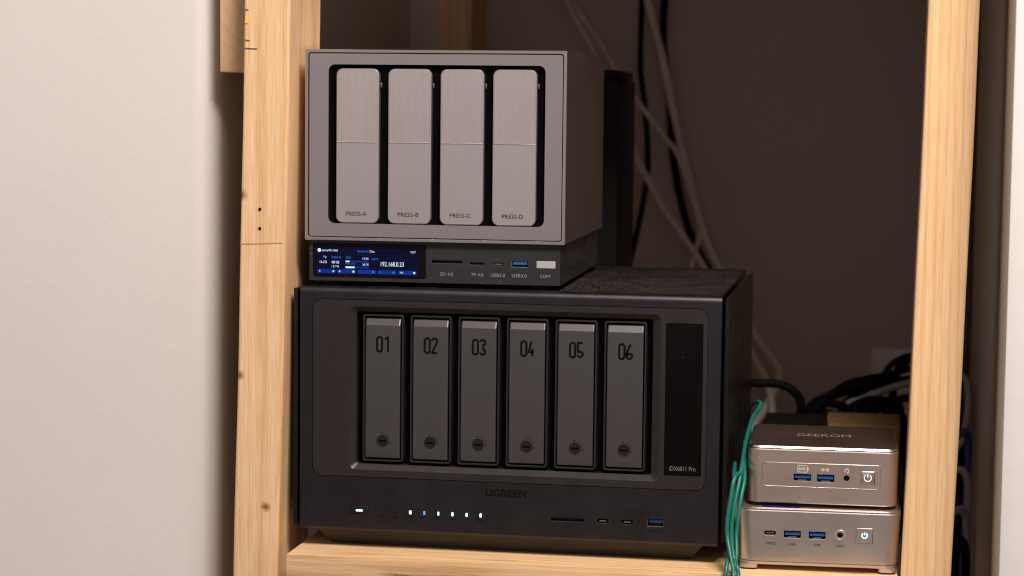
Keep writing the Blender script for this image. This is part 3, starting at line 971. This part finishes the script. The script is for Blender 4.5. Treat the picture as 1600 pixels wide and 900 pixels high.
# lower silver one
M2 = empty('mini_computer', (0.3386, -0.0072, 0.0), 'silver mini computer with four ports and printed captions, lower of the pair on the shelf', 'mini computer', 0.0363)
w2, d2, t2 = 0.1208, 0.1170, 0.0469
cut2 = (0.0140, 0.1060, 0.0165, 0.0390)
small_body('case', w2, d2, 0.0068, t2 - 0.0016, 0.0105, cut2, 'silver', M2, taper=0.0022, edge=0.0006)
p2 = [(0.0350, 0.0474, 0.0252, 0.0304), (0.0534, 0.0656, 0.0250, 0.0304)]
btn2 = (0.0878, 0.1003, 0.0230, 0.0346)
circ = lambda cx, cz, r, n=28: [(cx + r * math.cos(2 * math.pi * k / n), cz + r * math.sin(2 * math.pi * k / n)) for k in range(n)]
panel('port_plate', rrect(*cut2), [hole_of(0.0204, 0.0291, 0.0268, 0.0299, 0.0015, 0.0004)] + [hole_of(*q, 0.0002, 0.0004) for q in p2] + [circ(0.0763, 0.0283, 0.0044), rrect(*btn2)], 0.0, 0.003, 'silver', M2)
o = cavity('usb_c_port', 0.0204, 0.0291, 0.0268, 0.0299, 0.0015, 0.0, 0.006, 0.0004, ['port_lip', 'port_dark'], M2)
box('tongue', 0.0218, 0.0277, 0.0008, 0.006, 0.0280, 0.0287, 0, 'steel', o)
for q in p2:
    usb_a(*q, 0.0, M2)
jack(0.0763, 0.0283, 0.0044, 0.0, M2, 'port_lip', 0.0021)
b2 = slab('power_button', btn2[0] + 0.00025, btn2[1] - 0.00025, btn2[2] + 0.00025, btn2[3] - 0.00025, 0.0003, -0.0001, 0.003, 0.0003, 'silver', M2, 2)
power_symbol('power_symbol', 0.0942, 0.0290, 0.0020, 0.0008, -0.0001, 'led_white', b2)
for s, a, b in (('TYPE-C', 0.0213, 0.0294), ('USB', 0.0390, 0.0437), ('USB', 0.0573, 0.0617), ('AUDIO', 0.0733, 0.0797)):
    text('port_lettering', s, a, b, 0.0197, 0.0215, 0.0, 'print_dark', M2)
bm = bmesh.new()
loft(bm, [vring(0.0030, w2 - 0.0030, 0.0008, d2 - 0.001, 0.0100, 0.0044), vring(0.0024, w2 - 0.0024, 0.0003, d2 - 0.001, 0.0104, 0.0050), vring(0.0022, w2 - 0.0022, 0.0002, d2 - 0.0006, 0.0104, 0.0066)])
bm_obj('bottom_plate', bm, 'silver', M2, 30)
for fx in (0.0030, w2 - 0.0030 - 0.0135):
    for fy in (0.0010, d2 - 0.016):
        bm = bmesh.new()
        loft(bm, [[(x, y, z) for x, y in rrect(fx, fx + 0.0135, fy, fy + 0.0135, 0.004, 4)] for z in (0.0014, 0.0046)])
        f_ = bm_obj('foot', bm, 'silver', M2, 40)
        bm = bmesh.new()
        loft(bm, [[(x, y, z) for x, y in rrect(fx + 0.0006, fx + 0.0129, fy + 0.0006, fy + 0.0129, 0.004, 4)] for z in (0.0, 0.0015)])
        bm_obj('rubber_pad', bm, 'rubber', f_, 40)
bm = bmesh.new()
loft(bm, [vring(0.0016, w2 - 0.0016, 0.0016, d2 - 0.0016, 0.0092, t2 - 0.0018), vring(0.0004, w2 - 0.0004, 0.0004, d2 - 0.0004, 0.0102, t2 - 0.0010),
          vring(0.0004, w2 - 0.0004, 0.0004, d2 - 0.0004, 0.0102, t2 - 0.0006), vring(0.0014, w2 - 0.0014, 0.0014, d2 - 0.0014, 0.0094, t2)])
bm_obj('lid', bm, 'lid_silver' if 'lid_silver' in M else 'silver', M2, 30)
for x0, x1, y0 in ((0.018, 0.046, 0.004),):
    box('blue_reflection_strip', x0, x1, y0, y0 + 0.004, t2 + 0.00005, t2 + 0.0004, 0, 'blue_reflection', M2)  # added glowing strip, stands for a blue reflection on the lid

# upper rosy one
M1 = empty('mini_computer', (0.3451, 0.0008, t2), 'rosy bronze mini computer with dark lid, stacked on the silver one', 'mini computer', 0.0255)
w1, d1 = 0.1110, 0.1113
h0, h1 = 0.0029, 0.0922 - t2
cut1 = (0.0118, 0.0978, 0.0629 - t2, 0.0797 - t2)
small_body('case', w1, d1, h0, h1 - 0.0020, 0.0085, cut1, 'bronze', M1, taper=0.0004, edge=0.0007)
p1 = [(0.0345, 0.0471, 0.0670 - t2, 0.0721 - t2), (0.0518, 0.0643, 0.0667 - t2, 0.0722 - t2)]
btn1 = (0.0838, 0.0942, 0.0659 - t2, 0.0762 - t2)
plate_o = rrect(0.0113, 0.0983, 0.0625 - t2, 0.0801 - t2, 0.0028, 5)
pp = panel('port_plate', plate_o, [hole_of(*q, 0.0002, 0.0004) for q in p1] + [circ(0.0734, 0.0701 - t2, 0.0024), rrect(*btn1)], -0.00025, 0.003, 'bronze', M1)
# bright raised bead round the plate
bm = bmesh.new()
n_ = len(plate_o)
rs = []
for ins, y in ((-0.00035, 0.0), (-0.0002, -0.0003), (0.0001, -0.0003), (0.0002, -0.0002)):
    rs.append(front_ring(0.0113 + ins, 0.0983 - ins, 0.0625 - t2 + ins, 0.0801 - t2 - ins, 0.0028 - ins, y, 5))
vs = [[bm.verts.new(p) for p in r] for r in rs]
for a, b in zip(vs, vs[1:]):
    for i in range(n_):
        bm.faces.new((a[i], a[(i + 1) % n_], b[(i + 1) % n_], b[i]))
bm_obj('plate_bead', bm, 'polish', pp, 50)
for q in p1:
    usb_a(*q, -0.00025, M1)
jack(0.0734, 0.0701 - t2, 0.0021, -0.00025, M1, 'port_lip')
b1_ = slab('power_button', btn1[0] + 0.0003, btn1[1] - 0.0003, btn1[2] + 0.0003, btn1[3] - 0.0003, 0.0003, -0.0003, 0.003, 0.0004, 'bronze', M1, 2)
power_symbol('power_symbol', 0.0889, 0.0710 - t2, 0.0026, 0.0006, -0.0003, 'led_soft', b1_)
yp = -0.00025
def usb_icon(x0, x1, z0, z1, boxed):
    polys = []
    if boxed:
        p = rrect(x0, x1 - 0.0006, z0, z1, 0.0008, 3)
        polys.append(p + [p[0]])
        polys.append([(x1, z0 + 0.0012), (x1, z1 - 0.0012)])
        x0, x1, z0, z1 = x0 + 0.0009, x1 - 0.0014, z0 + 0.0009, z1 - 0.0009
    m = (z0 + z1) / 2
    w = x1 - x0
    for k in (0, 1):
        a = x0 + w * 0.20 * k
        polys.append([(a + w * 0.15, m + 0.0009), (a + w * 0.02, m + 0.0006), (a + w * 0.14, m - 0.0004), (a, m - 0.0008)])
    polys.append([(x0 + w * 0.42, m - 0.0002), (x0 + w * 0.95, m + 0.0002)])
    polys.append([(x0 + w * 0.52, m), (x0 + w * 0.66, m + 0.0011), (x0 + w * 0.8, m + 0.0011)])
    polys.append([(x0 + w * 0.6, m), (x0 + w * 0.74, m - 0.0010), (x0 + w * 0.86, m - 0.0010)])
    strokes('usb_symbol', polys, 0.00035, yp, 'icon', M1)
usb_icon(0.0374, 0.0450, 0.0737 - t2, 0.0785 - t2, True)
usb_icon(0.0546, 0.0612, 0.0742 - t2, 0.0777 - t2, False)
hc = (0.0733, 0.0757 - t2)
strokes('headset_symbol', [arc(hc[0], hc[1] + 0.0002, 0.0013, -10, 190, 12), [(hc[0] - 0.0012, hc[1] - 0.0002), (hc[0] - 0.0012, hc[1] - 0.0011)], [(hc[0] + 0.0013, hc[1] - 0.0002), (hc[0] + 0.0013, hc[1] - 0.0011), (hc[0] + 0.0003, hc[1] - 0.0017)]], 0.00045, yp, 'icon', M1)
bm = bmesh.new()
loft(bm, [vring(0.0014, w1 - 0.0014, 0.0014, d1 - 0.0014, 0.0074, h1 - 0.0024), vring(0.0014, w1 - 0.0014, 0.0014, d1 - 0.0014, 0.0074, h1 - 0.0014)])
bm_obj('lid_seam', bm, 'port_dark', M1, 30)
bm = bmesh.new()
loft(bm, [vring(0.0006, w1 - 0.0006, 0.0006, d1 - 0.0006, 0.0080, h1 - 0.0014), vring(0.0003, w1 - 0.0003, 0.0003, d1 - 0.0003, 0.0082, h1 - 0.0011), vring(0.0008, w1 - 0.0008, 0.0008, d1 - 0.0008, 0.0079, h1 - 0.0002), vring(0.0012, w1 - 0.0012, 0.0012, d1 - 0.0012, 0.0076, h1 + 0.0003), vring(0.0017, w1 - 0.0017, 0.0017, d1 - 0.0017, 0.0072, h1 + 0.0004)], True, False)
lid = bm_obj('lid_edge', bm, 'polish', M1, 30)
bm = bmesh.new()
bm.faces.new([bm.verts.new(p) for p in vring(0.0017, w1 - 0.0017, 0.0017, d1 - 0.0017, 0.0072, h1 + 0.0004)])
ltop = bm_obj('lid_top', bm, 'lid', M1)
text('maker_lettering', 'GEEKOM', 0.0352, 0.0760, 0.0525, 0.0650, 0, 'lid_print', ltop, flat_z=h1 + 0.0004, bold=0.0)
for fx in (0.012, w1 - 0.024):
    for fy in (0.010, d1 - 0.022):
        bm = bmesh.new()
        loft(bm, [[(x, y, z) for x, y in rrect(fx, fx + 0.012, fy, fy + 0.012, 0.005, 4)] for z in (0.0, h0 + 0.0002)])
        bm_obj('foot', bm, 'rubber', M1, 40)
# lock slot on its right flank
box('lock_slot', w1 - 0.0006, w1 + 0.0004, 0.030, 0.036, 0.008, 0.016, 0.0002, 'polish', M1)

# ------------------------------------------------------------------ things in the dark behind
T = empty('tower_case', (0.10, 0.315, 0.0), 'tall matte black upright case standing behind the taupe storage unit', 'tower case')
box('body', 0, 0.1045, 0, 0.12, 0.004, 0.366, 0.003, 'black', T)
box('top_cap', 0.0015, 0.103, 0.0015, 0.118, 0.3665, 0.375, 0.003, 'black', T)
for x in (0.012, 0.08):
    for y in (0.012, 0.096):
        box('foot', x, x + 0.012, y, y + 0.012, 0, 0.0045, 0, 'rubber', T)

O = empty('wall_outlet', (0.431, 0.745, 0.0), 'pale surface-mounted outlet box low on the closet back wall', 'outlet box')
box('box_body', 0, 0.088, -0.030, -0.0005, 0.022, 0.086, 0.002, 'outlet', O)
box('cover_plate', -0.003, 0.091, -0.0335, -0.0305, 0.019, 0.089, 0.001, 'outlet', O)

A = empty('power_adapter', (0.336, 0.27, 0.0), 'black power adapter brick lying behind the mini computers', 'power adapter')
box('brick', 0, 0.058, 0, 0.10, 0.0, 0.066, 0.006, 'black', A)
box('cord_grip', 0.022, 0.034, 0.1005, 0.118, 0.026, 0.038, 0.002, 'black', A)

K = empty('cardboard_box', (0.392, 0.352, 0.0), 'small tan cardboard box between the mini computers and the back wall', 'box')
box('carton', 0, 0.066, 0, 0.06, 0, 0.0605, 0.001, 'card', K)
box('flap', 0.0005, 0.0655, 0.0005, 0.0300, 0.0608, 0.0618, 0, 'card', K)
box('flap', 0.0005, 0.0655, 0.0303, 0.0595, 0.0608, 0.0616, 0, 'card', K)

G1 = 'pale cables hanging on the closet back wall'
tube('cable', [(0.085, 0.700, 0.500), (0.097, 0.700, 0.455), (0.125, 0.700, 0.404), (0.151, 0.690, 0.360), (0.170, 0.680, 0.319), (0.172, 0.66, 0.2), (0.16, 0.62, 0.0)], 0.0028, 'cable_white',
     'left one of two thin pale cables slanting down above the black tower case', 'cable', G1)
tube('cable', [(0.085, 0.710, 0.498), (0.101, 0.710, 0.455), (0.129, 0.700, 0.417), (0.154, 0.680, 0.381), (0.180, 0.670, 0.346), (0.206, 0.670, 0.313), (0.222, 0.680, 0.290), (0.238, 0.700, 0.238), (0.245, 0.700, 0.217), (0.241, 0.700, 0.194), (0.235, 0.690, 0.164), (0.232, 0.680, 0.117), (0.230, 0.67, 0.0)], 0.0028, 'cable_white',
     'thin pale cable crossing from the black tower case to the thick pale cable', 'cable', G1)
tube('cable', [(0.170, 0.710, 0.50), (0.183, 0.710, 0.455), (0.200, 0.710, 0.394), (0.213, 0.700, 0.340), (0.223, 0.700, 0.299), (0.234, 0.700, 0.259), (0.243, 0.700, 0.225), (0.254, 0.700, 0.194), (0.270, 0.700, 0.164), (0.292, 0.690, 0.124), (0.310, 0.680, 0.098), (0.327, 0.660, 0.080), (0.335, 0.640, 0.069), (0.332, 0.620, 0.056), (0.319, 0.600, 0.03), (0.30, 0.56, 0.004)], 0.0042, 'cable_white',
     'thickest pale cable running down the back wall in a long slant', 'cable', G1)
tube('cable', [(0.150, 0.655, 0.335), (0.166, 0.660, 0.309), (0.179, 0.660, 0.289), (0.189, 0.670, 0.269), (0.209, 0.680, 0.232), (0.240, 0.690, 0.188), (0.257, 0.690, 0.161), (0.286, 0.680, 0.118), (0.308, 0.660, 0.080), (0.324, 0.620, 0.059), (0.332, 0.580, 0.03), (0.33, 0.53, 0.004)], 0.0036, 'cable_white',
     'pale cable slanting from behind the tower case to the top of the six-bay unit', 'cable', G1)
tube('cable', [(0.176, 0.725, 0.50), (0.176, 0.720, 0.456), (0.176, 0.715, 0.387), (0.183, 0.71, 0.333), (0.186, 0.71, 0.278), (0.180, 0.71, 0.230), (0.173, 0.70, 0.190), (0.165, 0.70, 0.148), (0.16, 0.69, 0.0)], 0.0033, 'cable_black',
     'black cable hanging right beside the black tower case', 'cable', 'black cables hanging on the closet back wall')
tube('cable', [(0.201, 0.728, 0.50), (0.199, 0.728, 0.456), (0.199, 0.728, 0.408), (0.206, 0.728, 0.354), (0.211, 0.728, 0.292), (0.220, 0.728, 0.244), (0.233, 0.726, 0.203), (0.254, 0.718, 0.166), (0.277, 0.710, 0.130), (0.29, 0.70, 0.0)], 0.0042, 'cable_black',
     'black cable following just behind the thickest pale cable', 'cable', 'black cables hanging on the closet back wall')
G2 = 'tangled black cords behind the mini computers'
H = 0.006
for pts, r, m_, lb in (
    ([(0.300, 0.40, 0.06), (0.310, 0.388, 0.088), (0.329, 0.382, 0.090), (0.347, 0.382, 0.090), (0.361, 0.382, 0.084), (0.368, 0.384, 0.072), (0.366, 0.388, 0.05), (0.362, 0.39, 0.004)], 0.0042, 'cable_black', 'thick black cord arching beside the right flank of the six-bay unit'),
    ([(0.362, 0.46, 0.004), (0.372, 0.450, 0.056), (0.385, 0.460, 0.066), (0.406, 0.470, 0.073), (0.436, 0.480, 0.079), (0.469, 0.500, 0.084), (0.495, 0.500, 0.087), (0.519, 0.500, 0.078), (0.518, 0.50, 0.0), (0.515, 0.50, -0.12)], 0.0040, 'cable_black', 'upper black cord rising to the right towards the outlet box'),
    ([(0.370, 0.47, 0.004), (0.375, 0.465, 0.052), (0.394, 0.465, 0.051), (0.418, 0.470, 0.053), (0.445, 0.480, 0.061), (0.472, 0.500, 0.065), (0.497, 0.500, 0.040), (0.505, 0.50, -0.05)], 0.0038, 'cable_black', 'low black cord sagging behind the cardboard box'),
    ([(0.356, 0.445, 0.004), (0.372, 0.440, 0.058), (0.388, 0.452, 0.070), (0.412, 0.462, 0.079), (0.442, 0.472, 0.084), (0.472, 0.492, 0.083), (0.514, 0.492, 0.070), (0.512, 0.49, -0.1)], 0.0038, 'cable_black', 'black cord lying just in front of the rising upper cord'),
    ([(0.485, 0.470, 0.110), (0.468, 0.470, 0.107), (0.458, 0.470, 0.100), (0.452, 0.468, 0.087), (0.451, 0.458, 0.071), (0.456, 0.450, 0.058), (0.462, 0.450, 0.03), (0.464, 0.45, -0.03)], 0.0040, 'cable_black', 'black cord curling down in an arc beside the right post'),
    ([(0.370, 0.418, 0.030), (0.381, 0.420, 0.065), (0.395, 0.430, 0.067), (0.410, 0.425, 0.063), (0.402, 0.418, 0.057), (0.384, 0.418, 0.056), (0.378, 0.43, 0.004)], 0.0038, 'cable_black', 'black cord coiled into a small loop above the cardboard box'),
    ([(0.398, 0.44, 0.004), (0.406, 0.436, 0.060), (0.424, 0.442, 0.071), (0.445, 0.452, 0.079), (0.469, 0.462, 0.085), (0.496, 0.480, 0.080), (0.50, 0.485, -0.1)], 0.0036, 'cable_grey', 'grey cable running through the tangle of black cords'),
    ([(0.420, 0.43, 0.0625), (0.43, 0.425, 0.068), (0.445, 0.43, 0.062), (0.458, 0.44, 0.05), (0.462, 0.45, 0.01), (0.462, 0.455, -0.06)], 0.0040, 'cable_black', 'black cord dropping off the back of the cardboard box'),
    ([(0.376, 0.53, 0.004), (0.384, 0.525, 0.050), (0.402, 0.52, 0.072), (0.425, 0.52, 0.080), (0.450, 0.52, 0.086), (0.482, 0.53, 0.094), (0.512, 0.53, 0.09), (0.516, 0.53, -0.1)], 0.0034, 'cable_black', 'hindmost black cord in the tangle near the outlet box'),
    ([(0.395, 0.50, 0.004), (0.400, 0.495, 0.045), (0.413, 0.49, 0.066), (0.432, 0.485, 0.068), (0.452, 0.49, 0.058), (0.463, 0.495, 0.04), (0.47, 0.50, -0.02)], 0.0034, 'cable_black', 'black cord bent in a low hump in the middle of the tangle'),
    ([(0.428, 0.54, 0.004), (0.432, 0.54, 0.05), (0.442, 0.538, 0.082), (0.456, 0.535, 0.098), (0.478, 0.53, 0.103), (0.50, 0.53, 0.09), (0.505, 0.53, -0.05)], 0.0032, 'cable_black', 'black cord arching highest just below the outlet box'),
    ([(0.452, 0.40, 0.004), (0.4575, 0.405, 0.04), (0.4585, 0.412, 0.064), (0.452, 0.42, 0.075), (0.44, 0.425, 0.0665), (0.43, 0.44, 0.05), (0.425, 0.45, 0.004)], 0.0038, 'cable_black', 'black cord looped over the right end of the cardboard box'),
    ([(0.408, 0.415, 0.0625), (0.418, 0.42, 0.069), (0.432, 0.424, 0.073), (0.447, 0.43, 0.066), (0.459, 0.435, 0.03), (0.4605, 0.44, -0.05)], 0.0036, 'cable_black', 'black cord draped over the corner of the cardboard box')):
    tube('cable', pts, r, m_, lb, 'cable', G2 if m_ == 'cable_black' else None)
G3 = 'cables hanging right of the right post'
for pts, r, m_, lb in (
    ([(0.490, 0.455, 0.085), (0.505, 0.450, 0.097), (0.517, 0.450, 0.092), (0.520, 0.447, 0.075), (0.519, 0.440, 0.055), (0.515, 0.440, 0.034), (0.506, 0.430, 0.012), (0.500, 0.43, -0.1)], 0.0032, 'cable_grey', 'grey cable bending over between the right post and the casing'),
    ([(0.480, 0.400, 0.022), (0.496, 0.400, 0.019), (0.509, 0.400, 0.015), (0.519, 0.400, 0.008), (0.521, 0.400, -0.03), (0.519, 0.40, -0.2)], 0.0034, 'cable_grey', 'grey cable crossing the gap low beside the right post'),
    ([(0.480, 0.345, 0.004), (0.496, 0.350, -0.006), (0.508, 0.360, -0.017), (0.517, 0.38, -0.021), (0.521, 0.39, -0.06), (0.52, 0.39, -0.25)], 0.0036, 'cable_grey', 'grey cable lying lowest in the gap beside the right post'),
    ([(0.490, 0.38, 0.030), (0.501, 0.380, 0.043), (0.510, 0.380, 0.048), (0.518, 0.400, 0.048), (0.520, 0.41, 0.02), (0.518, 0.42, -0.15)], 0.0032, 'cable_blue', 'dark blue cable in the gap beside the right post'),
    ([(0.485, 0.34, -0.02), (0.500, 0.350, -0.038), (0.512, 0.360, -0.041), (0.519, 0.37, -0.055), (0.5205, 0.38, -0.1), (0.519, 0.38, -0.3)], 0.0040, 'cable_black', 'black cable at the bottom of the gap beside the right post'),
    ([(0.500, 0.52, 0.12), (0.506, 0.52, 0.05), (0.510, 0.515, -0.02), (0.505, 0.51, -0.15)], 0.0050, 'cable_black', 'black cable hanging straight down behind the right post')):
    tube('cable', pts, r, m_, lb, 'cable', G3)
# green cables looping out between the big unit and the small computers
G4 = 'thin green cables beside the mini computers'
for pts, lb in (
    ([(0.336, 0.160, 0.070), (0.3375, 0.140, 0.098), (0.344, 0.120, 0.1085), (0.3475, 0.110, 0.109), (0.3465, 0.100, 0.106), (0.3435, 0.070, 0.102), (0.3418, 0.030, 0.091), (0.3412, 0.000, 0.078), (0.3400, -0.012, 0.066), (0.3372, -0.020, 0.048), (0.336, -0.024, 0.032), (0.338, -0.030, 0.016), (0.342, -0.036, 0.006), (0.343, -0.042, -0.001), (0.344, -0.045, -0.021), (0.344, -0.046, -0.08)],
     'green cable with the high bend above the rosy mini computer'),
    ([(0.3372, 0.030, 0.058), (0.3405, -0.001, 0.070), (0.339, -0.013, 0.073), (0.3365, -0.020, 0.068), (0.335, -0.024, 0.056), (0.3330, -0.027, 0.039), (0.3335, -0.029, 0.028), (0.3365, -0.036, 0.016), (0.339, -0.042, 0.008), (0.340, -0.047, 0.000), (0.340, -0.049, -0.020), (0.340, -0.049, -0.08)],
     'green cable forming the small hook at mid height of the bundle'),
    ([(0.3405, 0.035, 0.090), (0.3425, 0.005, 0.075), (0.3435, -0.006, 0.067), (0.342, -0.014, 0.056), (0.3405, -0.019, 0.043), (0.3395, -0.022, 0.029), (0.3405, -0.029, 0.016), (0.3395, -0.038, 0.007), (0.337, -0.044, -0.002), (0.335, -0.046, -0.021), (0.335, -0.047, -0.08)],
     'green cable running nearest to the silver mini computer'),
    ([(0.3345, 0.02, 0.075), (0.3355, 0.000, 0.071), (0.3358, -0.010, 0.062), (0.3350, -0.016, 0.047), (0.3345, -0.019, 0.029), (0.3350, -0.028, 0.017), (0.3342, -0.038, 0.010), (0.3335, -0.043, 0.000), (0.3325, -0.045, -0.021), (0.332, -0.046, -0.08)],
     'green cable running nearest to the six-bay unit')):
    tube('cable', pts, 0.0016, 'cable_green', lb, 'cable', G4, seg=12)
tube('cable', [(0.452, 0.135, 0.080), (0.4575, 0.128, 0.060), (0.4590, 0.124, 0.052), (0.4585, 0.120, 0.038), (0.4578, 0.118, 0.0)], 0.0016, 'cable_green', 'short green cable peeking out between the rosy computer and the right post', 'cable', G4)
